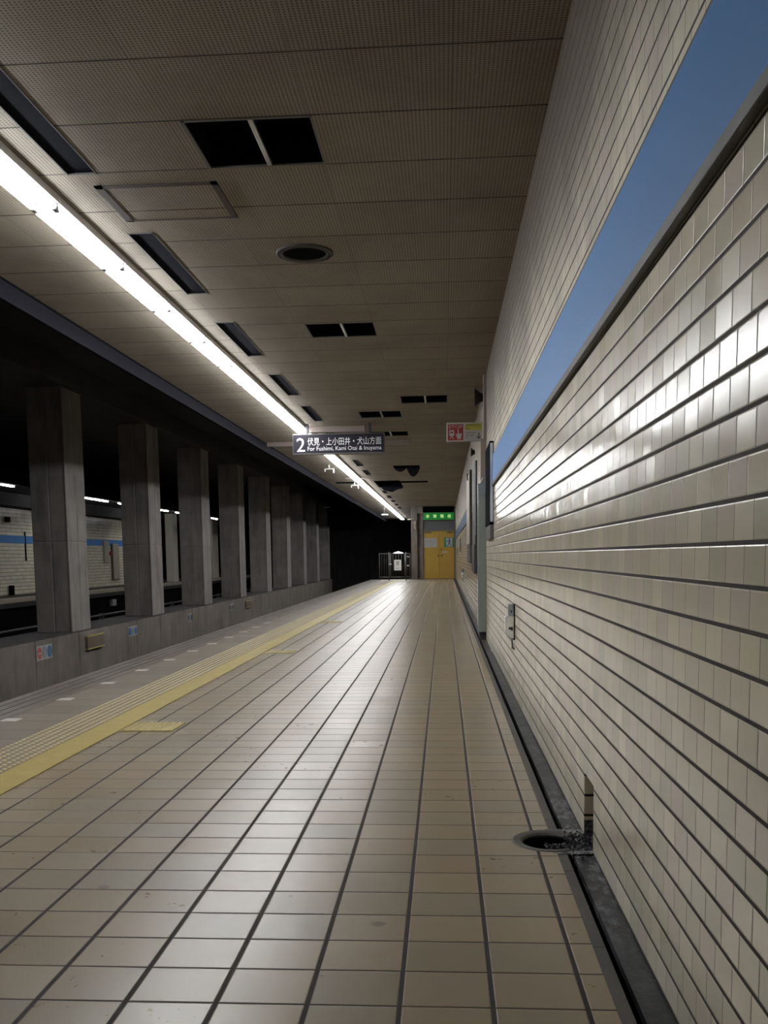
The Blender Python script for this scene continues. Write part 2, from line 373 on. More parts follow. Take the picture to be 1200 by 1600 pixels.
# tiled platform floor, with a round opening for the drain pot
fl = MB(); S0, S1, SY0, SY1 = .215, WX, 3.17, 3.466
def slab(x0, x1, y0, y1, m, z=0., t=.25): fl.cur = m; fl.box(x0, x1, y0, y1, z-t, z)
slab(-2.37, .215, FY0, FY1, 0)
for a, b in ((FY0, SY0), (SY1, FY1)):
    slab(.215, .374, a, b, 0); slab(.374, .407, a, b, 1, -.002); slab(.407, .430, a, b, 2, -.07, .18); slab(.430, WX, a, b, 3, -.006)
N = 72; ang = [2*math.pi*i/N for i in range(N)]
def sqp(a):
    dx, dy = math.cos(a), math.sin(a); t = 1e9
    if dx > 1e-9: t = min(t, (S1-MHX)/dx)
    if dx < -1e-9: t = min(t, (S0-MHX)/dx)
    if dy > 1e-9: t = min(t, (SY1-MHY)/dy)
    if dy < -1e-9: t = min(t, (SY0-MHY)/dy)
    return MHX+dx*t, MHY+dy*t
for i in range(N):
    a, b = ang[i], ang[(i+1) % N]; p, q = sqp(a), sqp(b)
    c, d = (MHX+MHR*math.cos(b), MHY+MHR*math.sin(b)), (MHX+MHR*math.cos(a), MHY+MHR*math.sin(a))
    mx = (p[0]+q[0]+c[0]+d[0])/4; fl.cur = 0 if mx < .362 else 3
    n = len(fl.v); fl.v += [(p[0], p[1], 0), (q[0], q[1], 0), (c[0], c[1], 0), (d[0], d[1], 0)]; fl.face([n, n+1, n+2, n+3])
o = struct(fl.build('floor', ['floor', 'curb', 'black', 'gutter']))
ed = MB(); ed.box(-2.80, -2.37, FY0, FY1, -.25, 0); ed.cur = 1; ed.box(-3.16, -2.80, FY0, FY1, -.25, 0); ed.cur = 2; ed.box(-3.10, -2.9, FY0, FY1, -1.3, -.25)
struct(ed.build('floor_platform_edge', ['edgefloor', 'slotfloor', 'dconc']))
tr = MB(); tr.box(-11.6, -3.10, FY0, 62, -1.4, -1.25); struct(tr.build('floor_track_bed', 'dconc'))

# wall with the low niche
wl = MB(); wl.box(WX, .85, FY0, 3.19, -.25, CZ+.2); wl.box(WX, .85, 3.41, 42.2, -.25, CZ+.2); wl.box(WX, .85, 3.19, 3.41, .226, CZ+.2)
wl.box(.70, .85, 3.19, 3.41, -.25, .226)
wl.cur = 1; wl.box(WX, .70, 3.19, 3.41, -.25, -.004); wl.cur = 2; wl.box(WX+.001, .70, 3.402, 3.4095, .055, .226)
wl.cur = 1; wl.box(WX+.002, .70, 3.405, 3.4098, -.004, .05)
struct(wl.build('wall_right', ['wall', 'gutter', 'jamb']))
bw = MB(); bw.box(-3.2, .85, FY0-.2, FY0, -1.3, CZ+.2); struct(bw.build('wall_back', 'wall'))

# blue band along the wall
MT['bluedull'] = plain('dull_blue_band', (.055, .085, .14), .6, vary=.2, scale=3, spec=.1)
def band(n, y0, y1, mat='blue'):
    b = MB(); b.box(.481, WX, y0, y1, 1.712, 1.975, .002); b.cur = 1; b.box(.4795, WX, y0, y1, 1.707, 1.712); b.cur = 2; b.box(.474, WX, y0, y1, 1.676, 1.707, .002)
    b.box(.482, WX, y0, y1, 1.975, 1.983)
    return struct(b.build(n, [mat, 'bluehi', 'darktrim']))
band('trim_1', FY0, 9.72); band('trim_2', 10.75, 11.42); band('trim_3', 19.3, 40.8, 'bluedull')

# ceiling with real openings
vents = [(-1.246, -.615, 4.785, 5.35), (-1.246, -.615, 8.845, 9.40), (-.575, .06, 12.88, 13.5), (-1.24, -.615, 14.15, 14.80), (-1.24, -.595, 16.45, 17.05)]
slots = [(-2.03, -1.865, 3.0, 5.358), (-2.02, -1.85, 6.32, 7.77), (-2.02, -1.85, 8.70, 10.165), (-2.0, -1.85, 11.17, 12.62), (-1.98, -1.84, 13.52, 15.02), (-2.0, -1.83, 16.05, 17.0),
         (-1.99, -1.85, 21.1, 22.5), (-1.98, -1.84, 23.6, 25.0), (-1.99, -1.84, 31, 32.4), (-1.99, -1.84, 33.6, 35), (-1.99, -1.84, 36.2, 37.6), (-1.99, -1.84, 38.8, 40.2), (-1.99, -1.84, 41.4, 42.8)]
holes = [(-1.95, -1.22, 27.0, 29.6), (-1.22, -.45, 27.3, 27.9), (-3.05, -2.45, 27.2, 27.8)]
torn = [(-1.18, -.56, 22.6, 23.3)]
rects = vents+slots+holes+torn
xs = sorted({CXL, .85, *[r[0] for r in rects], *[r[1] for r in rects]}); ys = sorted({FY0, 56., *[r[2] for r in rects], *[r[3] for r in rects]})
cb = MB()
for i in range(len(xs)-1):
    for j in range(len(ys)-1):
        mx, my = (xs[i]+xs[i+1])/2, (ys[j]+ys[j+1])/2
        if any(r[0] < mx < r[1] and r[2] < my < r[3] for r in rects): continue
        n = len(cb.v); cb.v += [(xs[i], ys[j], CZ), (xs[i+1], ys[j], CZ), (xs[i+1], ys[j+1], CZ), (xs[i], ys[j+1], CZ)]; cb.face([n+3, n+2, n+1, n])
cb.cur = 1; cb.box(CXL, .85, FY0, 56, CZ+.28, CZ+.45); cb.box(CXL, CXL+.03, FY0, 56, CZ+.001, CZ+.28)
struct(cb.build('ceiling', ['ceil', 'dconc']))
lp = MB(); lp.box(CXL-.05, CXL, FY0, 56, 2.93, 3.5); lp.cur = 1; lp.box(CXL, CXL+.012, FY0, 56, CZ-.012, CZ)
struct(lp.build('trim_4', ['lip', 'black']))
tc = MB(); tc.box(-14, -3.30, FY0, 62, 4.4, 4.6); struct(tc.build('ceiling_tunnel', 'dconc'))
ew = MB(); ew.box(-14, -1.40, 62, 62.2, -1.4, 4.6); struct(ew.build('wall_tunnel_end', 'dconc'))

# ---------------------------------------------------------------- low wall, pillars, beam
lwz = -.26
lw = MB(); js = [FY0, 6.2, 9.6, 12.4, 14.62, 16.45, 19.62, 21.3, 24.1, 27.0, 30.2, 33.4, 37, 40.6, 44, 48, 51.5, 55]
for a, b in zip(js[:-1], js[1:]): lw.box(-7.25, -6.4, a+.014, b-.014, -1.25, lwz, .006)
lw.cur = 1; lw.box(-7.2, -6.42, FY0, 55, -1.25, lwz-.01); lw.cur = 2; lw.box(-7.25, -6.402, FY0, 55, lwz, lwz+.004)
struct(lw.build('wall_between_tracks', ['conc2', 'black', 'topsoot']))
bm_ = MB(); bm_.box(-7.16, -6.42, FY0, 60, 3.95, 4.42, .01); struct(bm_.build('ceiling_beam', 'dconc'))  # shade where lamp light is cut off, put into the beam's dark colour

pil = MB(); Y0, Y1 = 0, .90; XA, XB = -7.13, -6.5; J = 1.32
pil.box(XA+.008, XB-.008, Y0+.008, Y1-.008, lwz, 3.95)
for z0, z1 in ((lwz, J-.006), (J+.006, 3.95)):
    xm = XA+.33; ym = .46
    for xa, xb in ((XA, xm-.004), (xm+.004, XB)):
        for ya, yb in ((Y0, ym-.004), (ym+.004, Y1)): pil.box(xa, xb, ya, yb, z0, z1, .012)
pil.box(XB-.05, XB+.002, -.0, .045, lwz, 3.95, .01)
for i, k in enumerate([-2, -1]+list(range(0, 9))):
    y = 16.4+4.7*k
    if k < 0 and y < 8: continue
    if i == 1 or 'pil0' not in globals():
        pil0 = p = pil.build('concrete_pillar', 'conc', origin=(0, 0, 0))
    else: p = pil0.copy(); COL.objects.link(p)
    p.location = (0, y, 0)
    lab = 'broad grey concrete pillar between the tracks, ' + ('just out of the left edge of the photo' if k < 0 else ('nearest one fully in view, above the red and blue disc sign' if k == 0 else '%s in the row from the nearest' % nth(k)))
    tag(p, lab, 'pillar', 'concrete pillars between the tracks')

# rails
for k, x in enumerate((-4.15, -5.55, -8.6, -10.0)):
    r = MB(); r.prism([(x-.06, -1.25), (x+.06, -1.25), (x+.06, -1.235), (x+.012, -1.22), (x+.012, -1.14), (x+.035, -1.13), (x+.035, -1.10), (x-.035, -1.10), (x-.035, -1.13), (x-.012, -1.14), (x-.012, -1.22), (x-.06, -1.235)], 'y', FY0, 60)
    tag(r.build('rail', 'rail'), 'dark steel rail on the %s track bed, %s one' % (('near', 'near', 'far', 'far')[k], ('right', 'left', 'right', 'left')[k]), 'rail', 'steel rails')

# ---------------------------------------------------------------- opposite platform
OX, OW = -11.5, -13.0
op = MB(); op.box(-14, OX, FY0, 60, -.25, -.02); op.cur = 1; op.box(OX-.14, OX+.02, FY0, 60, -.12, .01, .01); op.cur = 2; op.box(-14, OX-.25, FY0, 60, -1.3, -.25)
struct(op.build('floor_opposite', ['dconc', 'cream', 'black']))
ow = MB(); ow.box(OW-.4, OW, FY0, 40.3, -.02, 3.05); struct(ow.build('wall_opposite', 'oppwall'))
ob = MB(); ob.box(OW, OW+.02, FY0, 40.3, 1.53, 1.76); struct(ob.build('trim_5', 'blue'))
oc = MB(); oc.box(-14, -11.1, FY0, 60, 3.0, 3.12); oc.cur = 1; oc.box(-11.12, -11.08, FY0, 60, 2.97, 3.3); oc.cur = 0; oc.box(OW, OW+.25, FY0, 40.3, 2.62, 3.0)
struct(oc.build('ceiling_opposite', ['dconc', 'lip']))
for k, (y0, y1) in enumerate(((42.3, 43.05), (49.7, 50.9))):
    q = MB(); q.box(-12.34, -12.0, y0, y1, -.02, 2.995, .01)
    tag(q.build('tiled_pier', 'pier'), ('cream pier on the far platform, seen in the gap after the second pillar', 'cream pier on the far platform, seen in the gap after the third pillar')[k], 'pier', 'cream piers on the far platform')
olab = {0: 'out of the left edge', 1: 'cut by the left photo edge', 2: 'left one after the first pillar', 3: 'right one after the first pillar', 4: 'small bright end before the second pillar', 5: 'left of two after the second pillar', 6: 'right of two after the second pillar', 7: 'only one in the gap after the third pillar'}
for k, (y0, ln) in enumerate(((22.3, 1.15), (23.85, 1.15), (30.0, 1.02), (31.12, 1.02), (33.2, .3), (38.1, 1.15), (40.4, .5), (46.7, 1.2))):
    t = thing('far_fluorescent_lamp', 'white tube lamp over the far platform, '+olab[k], 'lamp', (-11.3, y0, 2.94), 'tube lamps at the far platform')
    q = MB(); q.box(-11.36, -11.24, y0, y0+ln, 2.965, 2.998, .004); q.build('housing', 'lampwhite', t)
    q = MB(); q.tube((-11.3, y0+.01, 2.945), (-11.3, y0+ln-.01, 2.945), .02, 12); q.build('tube', 'tube2', t)
def wallthing(name, label, cat, x0, x1, y0, y1, z0, z1, mat, extra=None):
    q = MB(); q.box(x0, x1, y0, y1, z0, z1, .006)
    if extra: extra(q)
    return tag(q.build(name, mat), label, cat)
wallthing('wall_speaker', 'small black speaker high on the far platform wall above the blue stripe', 'speaker', OW, OW+.09, 28.0, 28.22, 2.15, 2.30, 'black')
wallthing('waste_bin', 'small dark bin standing at the foot of the far platform wall', 'bin', OW+.02, OW+.13, 28.0, 28.16, -.02, .27, 'black')
wallthing('pale_panel', 'narrow pale panel over the blue stripe on the far wall', 'panel', OW, OW+.06, 36.2, 36.75, .86, 1.72, 'cream')
def frm(q): q.cur = 1; q.box(OW, OW+.085, 37.04, 37.10, .22, 1.62); q.box(OW, OW+.085, 37.0, 37.8, .2, .24)
wallthing('wall_notice_board', 'tall cream board with a dark left and lower edge on the far wall', 'board', OW, OW+.08, 37.1, 37.8, .24, 1.62, ['cream', 'brown'], frm)
wallthing('alarm_box', 'small dark red box between two pale boards on the far wall', 'alarm', OW, OW+.1, 36.82, 36.94, 1.16, 1.30, 'red')
wallthing('dark_wall_frame', 'thin dark upright frame on the far wall left of the first pillar', 'frame', OW, OW+.03, 29.3, 29.36, 1.0, 1.9, 'black')
wallthing('pit_marker_plate', 'small white plate under the far platform edge', 'sign', OX-.25, OX-.15, 33.2, 33.6, -.62, -.40, 'signwhite')
q = MB(); q.tube((-10.9, FY0, -.75), (-10.9, 60, -.75), .03, 8); q.tube((-10.9, FY0, -.9), (-10.9, 60, -.9), .02, 8)
for y in range(2, 60, 4): q.box(-11.0, -10.85, y, y+.05, -1.25, -.7)
tag(q.build('cable_run', 'dmetal'), 'dark cable run on brackets below the far platform edge', 'cable')

# ---------------------------------------------------------------- fluorescent strip
LX, LZ = -2.285, 3.08
t0 = thing('fluorescent_lamp', '', 'lamp', (LX, 0, LZ), 'ceiling tube lamps in one long row')
q = MB(); q.box(LX-.090, LX+.090, .003, LAMP_P-.003, 3.048, 3.079, .003); q.box(LX-.094, LX-.089, .003, LAMP_P-.003, 3.034, 3.079); q.box(LX+.089, LX+.094, .003, LAMP_P-.003, 3.034, 3.079); q.build('housing', 'lampwhite', t0)
for sx in (-.062, .062):
    q = MB(); q.tube((LX+sx, .030, 3.018), (LX+sx, LAMP_P-.030, 3.018), .019, 12); q.build('tube', 'tube', t0)
for yy in (.004, LAMP_P-.032):
    for sx in (-.062, .062): q = MB(); q.box(LX+sx-.014, LX+sx+.014, yy, yy+.026, 2.996, 3.05, .004); q.build('socket', 'dmetal', t0)
for k in range(LAMP_N):
    t = t0 if k == 0 else copy_tree(t0)
    t.location = (LX, LAMP_Y0+LAMP_P*k, LZ)
    t['label'] = 'white ceiling fluorescent lamp, %s from the near end of the long row' % nth(k)

# ---------------------------------------------------------------- ceiling openings and fittings
VL = ['twin dark ceiling opening nearest the camera, largest in view', 'twin dark ceiling opening just beyond the round vent', 'twin dark ceiling opening nearest the tiled wall', 'twin dark ceiling opening directly above the hanging platform sign', 'twin dark ceiling opening half hidden behind the hanging platform sign']
for k, (x0, x1, y0, y1) in enumerate(vents):
    t = thing('ceiling_vent', VL[k], 'vent', ((x0+x1)/2, (y0+y1)/2, CZ), 'square twin openings in the ceiling')
    q = MB(); h = CZ+.2
    for a in ((x0, x0+.012, y0, y1), (x1-.012, x1, y0, y1), (x0, x1, y0, y0+.01), (x0, x1, y1-.01, y1)): q.box(*a, CZ-.004, CZ+.006); q.cur = 1; q.box(*a, CZ+.006, h); q.cur = 0
    q.build('frame', ['dmetal', 'black'], t)
    q = MB(); q.box(x0, x1, y0, y1, h, h+.01); q.build('backing', 'navy', t)
    xm = (x0+x1)/2+.015; q = MB(); q.box(xm-.012, xm+.012, y0+.005, y1-.005, CZ-.003, CZ+.02, .002); q.build('divider_bar', 'metal', t)
SL = ['largest, nearest the camera at the left edge', 'between the access panel and the round vent', 'third from the near end', 'fourth from the near end', 'fifth from the near end, right of the lamps', 'half hidden above the hanging platform sign', 'first beyond the hanging platform sign', 'second beyond the hanging platform sign', 'first beyond the torn ceiling opening', 'second beyond the torn ceiling opening', 'third beyond the torn ceiling opening', 'fourth beyond the torn ceiling opening', 'farthest of the whole row']
for k, (x0, x1, y0, y1) in enumerate(slots):
    t = thing('ceiling_slot', 'dark ceiling slot beside the lamps, '+SL[k], 'vent', ((x0+x1)/2, (y0+y1)/2, CZ), 'long dark slots beside the lamp row')
    q = MB()
    for a in ((x0, x0+.006, y0, y1), (x1-.006, x1, y0, y1), (x0, x1, y0, y0+.008), (x0, x1, y1-.008, y1)): q.box(*a, CZ-.004, CZ+.004); q.cur = 1; q.box(*a, CZ+.004, CZ+.05); q.cur = 0
    q.build('frame', ['dmetal', 'black'], t)
    q = MB(); q.box(x0+.006, x1-.006, y0+.008, y1-.008, CZ+.012, CZ+.03)
    q.build('grille', 'slot', t)
t = thing('round_ceiling_vent', 'round dark vent with a double metal rim in the ceiling', 'vent', (-.945, 6.83, CZ))
q = MB(); q.lathe((-.945, 6.83, CZ), [(.196, 0), (.196, -.012), (.182, -.016), (.178, -.008), (.170, -.008), (.166, -.016), (.152, -.014), (.148, -.002)], 56); q.build('rim', 'frame_line', t)
q = MB(); q.lathe((-.945, 6.83, CZ), [(.150, -.004), (.10, -.0025), (.0001, -.002)], 56); q.build('disc', 'black', t)
t = thing('ceiling_access_panel', 'ceiling access panel outlined by dark strips beside the lamp row', 'panel', (-1.6, 5.8, CZ))
q = MB()
for a in ((-1.945, -1.90, 5.525, 6.10), (-1.285, -1.25, 5.525, 6.09), (-1.945, -1.25, 5.525, 5.56), (-1.945, -1.25, 6.075, 6.095)): q.box(*a, CZ-.007, CZ+.0)
q.build('frame', 'frame_line', t)
q = MB(); q.box(-1.90, -1.285, 5.56, 6.075, CZ-.003, CZ); q.build('panel', 'ceil', t)
# torn openings
def torn_thing(x0, x1, y0, y1, label, flaps):
    t = thing('torn_ceiling_opening', label, 'hole', ((x0+x1)/2, (y0+y1)/2, CZ), 'torn openings in the far ceiling')
    q = MB()
    for a in ((x0, x0+.01, y0, y1), (x1-.01, x1, y0, y1), (x0, x1, y0, y0+.01), (x0, x1, y1-.01, y1)): q.box(*a, CZ, CZ+.25)
    q.box(x0, x1, y0, y1, CZ+.25, CZ+.26); q.build('cavity', 'black', t)
    for pts, yy in flaps:
        q = MB(); q.prism(pts, 'y', yy, yy+.02); q.build('hanging_sheet', 'lip', t)
def arc(xa, xb, dz, n=12): return [(xa+(xb-xa)*i/n, CZ-dz*math.sin(math.pi*i/n)**.8-.001) for i in range(n+1)]
torn_thing(-1.18, -.56, 22.6, 23.3, 'torn dark ceiling hole with two drooping dark flaps', [(arc(-1.18, -.88, .09), 23.2), (arc(-.88, -.56, .21), 23.2)])
torn_thing(-1.95, -1.22, 27.0, 29.6, 'widest torn ceiling hole, right beside the lamp row', [([(-1.9, CZ-.001), (-1.8, CZ-.10), (-1.55, CZ-.16), (-1.4, CZ-.08), (-1.24, CZ-.05), (-1.22, CZ-.001)], 29.4)])
torn_thing(-1.22, -.45, 27.3, 27.9, 'thin torn ceiling slit right of the widest hole', [])
torn_thing(-3.05, -2.45, 27.2, 27.8, 'torn ceiling opening left of the lamp row', [])
# cross trunking
for x0, x1, y, z, lb in ((-2.17, -1.25, 15.62, 2.985, 'short pale trunking across the ceiling above the hanging sign'), (-3.2, -.6, 17.6, 3.0, 'long pale trunking across the ceiling behind the hanging sign'), (-2.6, -1.9, 25.6, 3.03, 'pale trunking across the ceiling before the torn hole')):
    q = MB(); q.box(x0, x1, y, y+.12, z, CZ, .006); tag(q.build('ceiling_trunking', 'pink'), lb, 'trunking', 'cross trunkings on the ceiling')
for x, y, lb in ((-2.6, 22.1, 'small white bracket under the ceiling left of the lamps, nearer one'), (-2.5, 27.3, 'small white bracket under the ceiling left of the lamps, farther one')):
    q = MB(); q.box(x-.11, x+.11, y, y+.05, 2.98, 3.0, .004); q.box(x+.09, x+.11, y, y+.05, 2.90, 3.0, .004); q.box(x-.11, x-.09, y, y+.05, 2.93, 3.0, .003); q.box(x-.015, x+.015, y, y+.03, 3.0, CZ)
    tag(q.build('ceiling_bracket', 'white'), lb, 'bracket', 'white ceiling brackets')
t = thing('hanging_tunnel_lamp', 'small white lamp hanging beside the far end of the lamp row', 'lamp', (-2.46, 40, CZ))
q = MB(); q.box(-2.56, -2.30, 40, 40.08, 2.69, 2.725, .006); q.build('lamp_body', 'dimlamp', t)
q = MB(); q.tube((-2.46, 40.04, 2.725), (-2.46, 40.04, CZ), .012, 8); q.build('rod', 'dmetal', t)
t = thing('hanging_tunnel_lamp', 'faint small lamp hanging over the dark track', 'lamp', (-4.8, 40, 4.4))
q = MB(); q.box(-4.9, -4.7, 40, 40.08, 3.03, 3.06, .006); q.build('lamp_body', 'signwhite', t)
q = MB(); q.tube((-4.8, 40.04, 3.06), (-4.8, 40.04, 4.4), .01, 8); q.build('rod', 'black', t)

# ---------------------------------------------------------------- tactile paving and markers
def dome(q, x, y, r=.012, h=.005, seg=8):
    n = len(q.v)
    for rr, z in ((r, .0), (r*.75, h*.8)):
        for i in range(seg): a = 2*math.pi*i/seg; q.v.append((x+rr*math.cos(a), y+rr*math.sin(a)*1.25, .006+z))
    q.v.append((x, y, .006+h)); q.smooth = True
    for i in range(seg):
        j = (i+1) % seg; q.face([n+i, n+j, n+seg+j, n+seg+i]); q.face([n+seg+i, n+seg+j, n+2*seg])
    q.smooth = False
q = MB(); q.box(-2.375, -2.085, FY0, FY1-1.7, 0, .006, .002); q.cur = 1
y = 2.0
while y < 34:
    for k in range(6): dome(q, -2.350+k*.048, y+(.0), .0125)
    y += .05
q.cur = 2; q.box(-2.085, -1.905, FY0, FY1-1.7, 0, .007, .003); q.cur = 1
y = 6.5
while y < 34: dome(q, -1.95, y, .014); y += .35
tag(q.build('tactile_strip', ['ybase', 'ydome', 'yellow']), 'long yellow raised-dot warning strip along the platform edge', 'tactile paving')
for k, y0 in enumerate((5.437, 9.95, 14.6)):
    q = MB(); q.box(-1.90, -1.585, y0, y0+.285, 0, .006, .002); q.cur = 1
    for i in range(7):
        for j in range(6): dome(q, -1.875+i*.0445, y0+.025+j*.047, .011)
    tag(q.build('tactile_patch', ['yellow', 'ydome']), 'short yellow raised-dot patch beside the warning strip, '+('nearest', 'second', 'third')[k]+' one', 'tactile paving', 'yellow patches beside the strip')
for k in range(12):
    y = 4.95+.885*k; q = MB(); q.box(-2.79, -2.685, y-.05, y+.055, 0, .003, .001)
    tag(q.build('marker_tile', 'marker'), 'small white marker tile near the platform edge, %s from the left edge of the photo' % nth(k), 'marker', 'white marker tiles')

# ---------------------------------------------------------------- drain pot and chips
t = thing('drain_pot', 'round open floor drain with a worn grey ring beside the wall', 'drain', (MHX, MHY, 0))
q = MB(); q.lathe((MHX, MHY, 0), [(MHR+.002, -.02), (MHR+.002, .001), (.124, .004), (.116, .001), (.105, .002), (.096, -.001), (.092, -.012)], 64); q.build('ring', 'ringm', t)
q = MB(); q.lathe((MHX, MHY, 0), [(.0925, -.008), (.090, -.14), (.0001, -.145)], 48); q.build('bowl', 'black', t)
q = MB(); rnd = random.Random(3)
for i in range(650):
    a = rnd.random(); x = MHX+.055+rnd.random()*.085 if a < .75 else MHX+rnd.uniform(-.02, .08); yv = MHY+rnd.gauss(-.01, .075) if a < .75 else MHY-.07+rnd.gauss(0, .015)
    if x > .60: continue
    if a < .2: x = rnd.uniform(.47, .56); yv = rnd.uniform(3.21, 3.40)
    r = rnd.uniform(.0025, .007); z = -.006+rnd.random()*.012*max(0, 1-abs(yv-MHY)/.12); n = len(q.v)
    if x > WX-.01 and not 3.2 < yv < 3.4: continue
    ax = Matrix.Rotation(rnd.random()*6.28, 3, Vector((rnd.random(), rnd.random(), rnd.random()+.1)).normalized())
    for p in ((1, 0, -.3), (-.6, .9, -.2), (-.5, -.8, -.3), (.1, 0, .6)): vv = ax @ Vector(p)*r; q.v.append((x+vv.x, yv+vv.y, z+vv.z+r))
    for f in ((0, 1, 2), (0, 1, 3), (1, 2, 3), (0, 2, 3)): q.face([n+k for k in f])
tag(q.build('debris', 'chip'), 'heap of small dark wet chips between the drain and the wall niche', 'debris', kind='stuff')

# ---------------------------------------------------------------- hanging platform sign
t = thing('hanging_platform_sign', 'dark hanging sign with a white numeral 2 and Japanese lettering', 'sign', (-1.645, 15.3, CZ))
X0, X1, Z0, Z1, YS = -2.372, -.92, 2.606, 2.922, 15.3
q = MB(); q.box(X0, X1, YS, YS+.12, Z0, Z1, .006); q.cur = 1
q.box(X0+.012, X1-.012, YS-.002, YS+.004, Z0+.016, Z1-.012); b_ = q.build('sign_body', ['dmetal', 'signdark'], t)
for x in (-2.141, -1.155):
    q = MB(); q.box(x-.022, x+.022, YS+.04, YS+.08, Z1, CZ, .003); q.build('hanger', 'ink', t)
def sx(f): return X0+(X1-X0)*f
def sz(f): return Z1-(Z1-Z0)*f
text('numeral', '2', sx(.046), sx(.135), sz(.86), sz(.20), YS-.002, 'text', t)
text('japanese_lettering', '伏見・上小田井・犬山方面', sx(.165), sx(.965), sz(.57), sz(.19), YS-.002, 'text', t)
text('latin_lettering', 'For Fushimi, Kami Otai & Inuyama', sx(.165), sx(.965), sz(.88), sz(.62), YS-.002, 'text', t)

# ---------------------------------------------------------------- STOP sign on the wall
t = thing('emergency_stop_sign', 'white projecting wall sign with red STOP square and down arrow', 'sign', (WX, 11.8, 2.47))
YP = 11.8; q = MB(); q.box(.036, WX, YP, YP+.05, 2.358, 2.580, .004); q.build('sign_body', 'signwhite', t)
q = MB(); q.box(.052, .236, YP-.002, YP, 2.372, 2.560); q.build('red_square', 'red', t)
text('stop_lettering', 'STOP', .062, .226, 2.510, 2.548, YP-.002, 'signwhite', t)
q = MB(); q.box(.068, .128, YP-.004, YP-.002, 2.425, 2.492, .001); q.prism([(.075, 2.39), (.088, 2.425), (.108, 2.425), (.122, 2.39), (.112, 2.39), (.104, 2.412), (.092, 2.412), (.085, 2.39)], 'y', YP-.004, YP-.002)
q.cur = 1; q.box(.078, .118, YP-.005, YP-.003, 2.456, 2.472); q.build('train_symbol', ['signwhite', 'red'], t)
q = MB(); q.prism([(.168, 2.385), (.205, 2.385), (.217, 2.43), (.217, 2.455), (.205, 2.455), (.196, 2.447), (.186, 2.452), (.182, 2.452), (.182, 2.500), (.170, 2.500), (.168, 2.44), (.150, 2.452), (.145, 2.445), (.158, 2.41)], 'y', YP-.004, YP-.002); q.build('hand_symbol', 'signwhite', t)
q = MB(); q.box(.258, .455, YP-.002, YP, 2.488, 2.562); q.cur = 1
q.build('yellow_field', ['signyel'], t)
text('yellow_field_lettering', '非常停止ボタン', .262, .45, 2.535, 2.558, YP-.002, 'ink', t); text('button_lettering', '押す', .262, .32, 2.496, 2.52, YP-.002, 'ink', t)
text('grey_lettering', 'Emergency stop', .262, .385, 2.448, 2.466, YP-.0005, 'ink', t); text('lower_lettering', 'train button', .262, .36, 2.420, 2.438, YP-.0005, 'ink', t); text('lowest_lettering', 'here', .262, .30, 2.392, 2.408, YP-.0005, 'ink', t)
q = MB(); q.prism([(.416, 2.455), (.426, 2.455), (.426, 2.402), (.446, 2.42), (.446, 2.408), (.421, 2.385), (.396, 2.408), (.396, 2.42), (.416, 2.402)], 'y', YP-.002, YP); q.build('down_arrow', 'ink', t)
q = MB(); q.box(.462, .490, YP-.003, YP, 2.37, 2.57, .002); q.build('edge_plate', 'marker', t)

# ---------------------------------------------------------------- fittings along the right wall
def box_fit(y, k):
    t = thing('wall_outlet_box', ('white rounded box with grey top low on the tiled wall, nearer and larger one', 'small white box low on the wall beyond the grey-green post')[k], 'box', (WX, y, .4))
    q = MB(); q.box(.448, WX-.006, y, y+.09, .565, .650, .004); q.build('upper_case', 'dmetal' if k else 'signgrey', t)
    q = MB(); pts = [(WX-.006, .412), (.462, .414), (.445, .425), (.434, .445), (.430, .48), (.428, .565), (.440, .572), (WX-.006, .566)]
    q.prism(pts, 'y', y-.004, y+.10); q.build('lower_case', 'white', t)
    q = MB(); q.box(WX-.008, WX, y-.004, y+.1, .40, .65); q.build('back_plate', 'black', t)
    q = MB(); q.box(.452, .480, y-.009, y-.003, .475, .492, .002); q.box(.468, .480, y-.010, y-.003, .468, .492); q.build('slot', 'ink', t)
    q = MB(); q.box(.466, .474, y-.003, y+.002, .592, .612, .001); q.build('keyhole', 'ink', t)
    q = MB(); q.tube((.476, y+.02, .412), (.480, y+.02, .34), .006, 8); q.tube((.480, y+.02, .345), (WX+.001, y+.02, .335), .006, 8); q.build('cable', 'dmetal', t)
box_fit(6.82, 0); box_fit(24.8, 1)
t = thing('display_case', 'silver-edged wall display case seen edge-on at the end of the blue band', 'display case', (WX, 9.8, 1.1))
q = MB(); q.box(.452, WX, 9.74, 10.7, 1.30, 2.12, .004); q.build('case', 'black', t)
q = MB(); q.box(.460, .488, 9.728, 9.742, 1.33, 2.10, .002); q.build('edge_strip', 'silver', t)
q = MB(); q.box(.458, WX, 9.735, 10.7, 1.165, 1.30, .004); q.build('lower_case', 'dmetal', t)
t = thing('grey_green_post', 'grey-green metal casing standing out from the tiled wall', 'post', (WX, 11.45, 0))
q = MB(); q.box(.398, WX, 11.45, 11.60, .09, 1.83, .004); q.build('casing', 'palegrey', t)
q = MB(); q.box(.415, WX, 11.5, 11.60, -.01, .09); q.build('foot', 'darktrim', t)
q = MB(); q.tube((.425, 11.47, 1.835), (.455, 11.47, 1.90), .007, 8); q.build('top_bracket', 'white', t)
q = MB(); q.box(.43, WX, 11.50, 11.60, 1.83, 2.35, .004); q.box(.465, WX, 11.5, 11.6, 2.35, CZ, .004); tag(q.build('wall_duct', 'pink'), 'narrow brownish duct rising above the grey-green post', 'duct')
t = thing('poster_board', 'tall dark board edge-on just beyond the grey-green post', 'board', (WX, 14.6, .7), 'wall boards beyond the post')
q = MB(); q.box(.452, WX, 14.6, 16.0, .72, 1.16, .004); q.box(.465, WX, 14.6, 16.0, 1.16, 2.4, .004); q.build('board', 'darktrim', t)
q = MB(); q.box(.468, .474, 14.59, 14.6, 1.3, 2.4); q.build('edge_strip', 'silver', t)
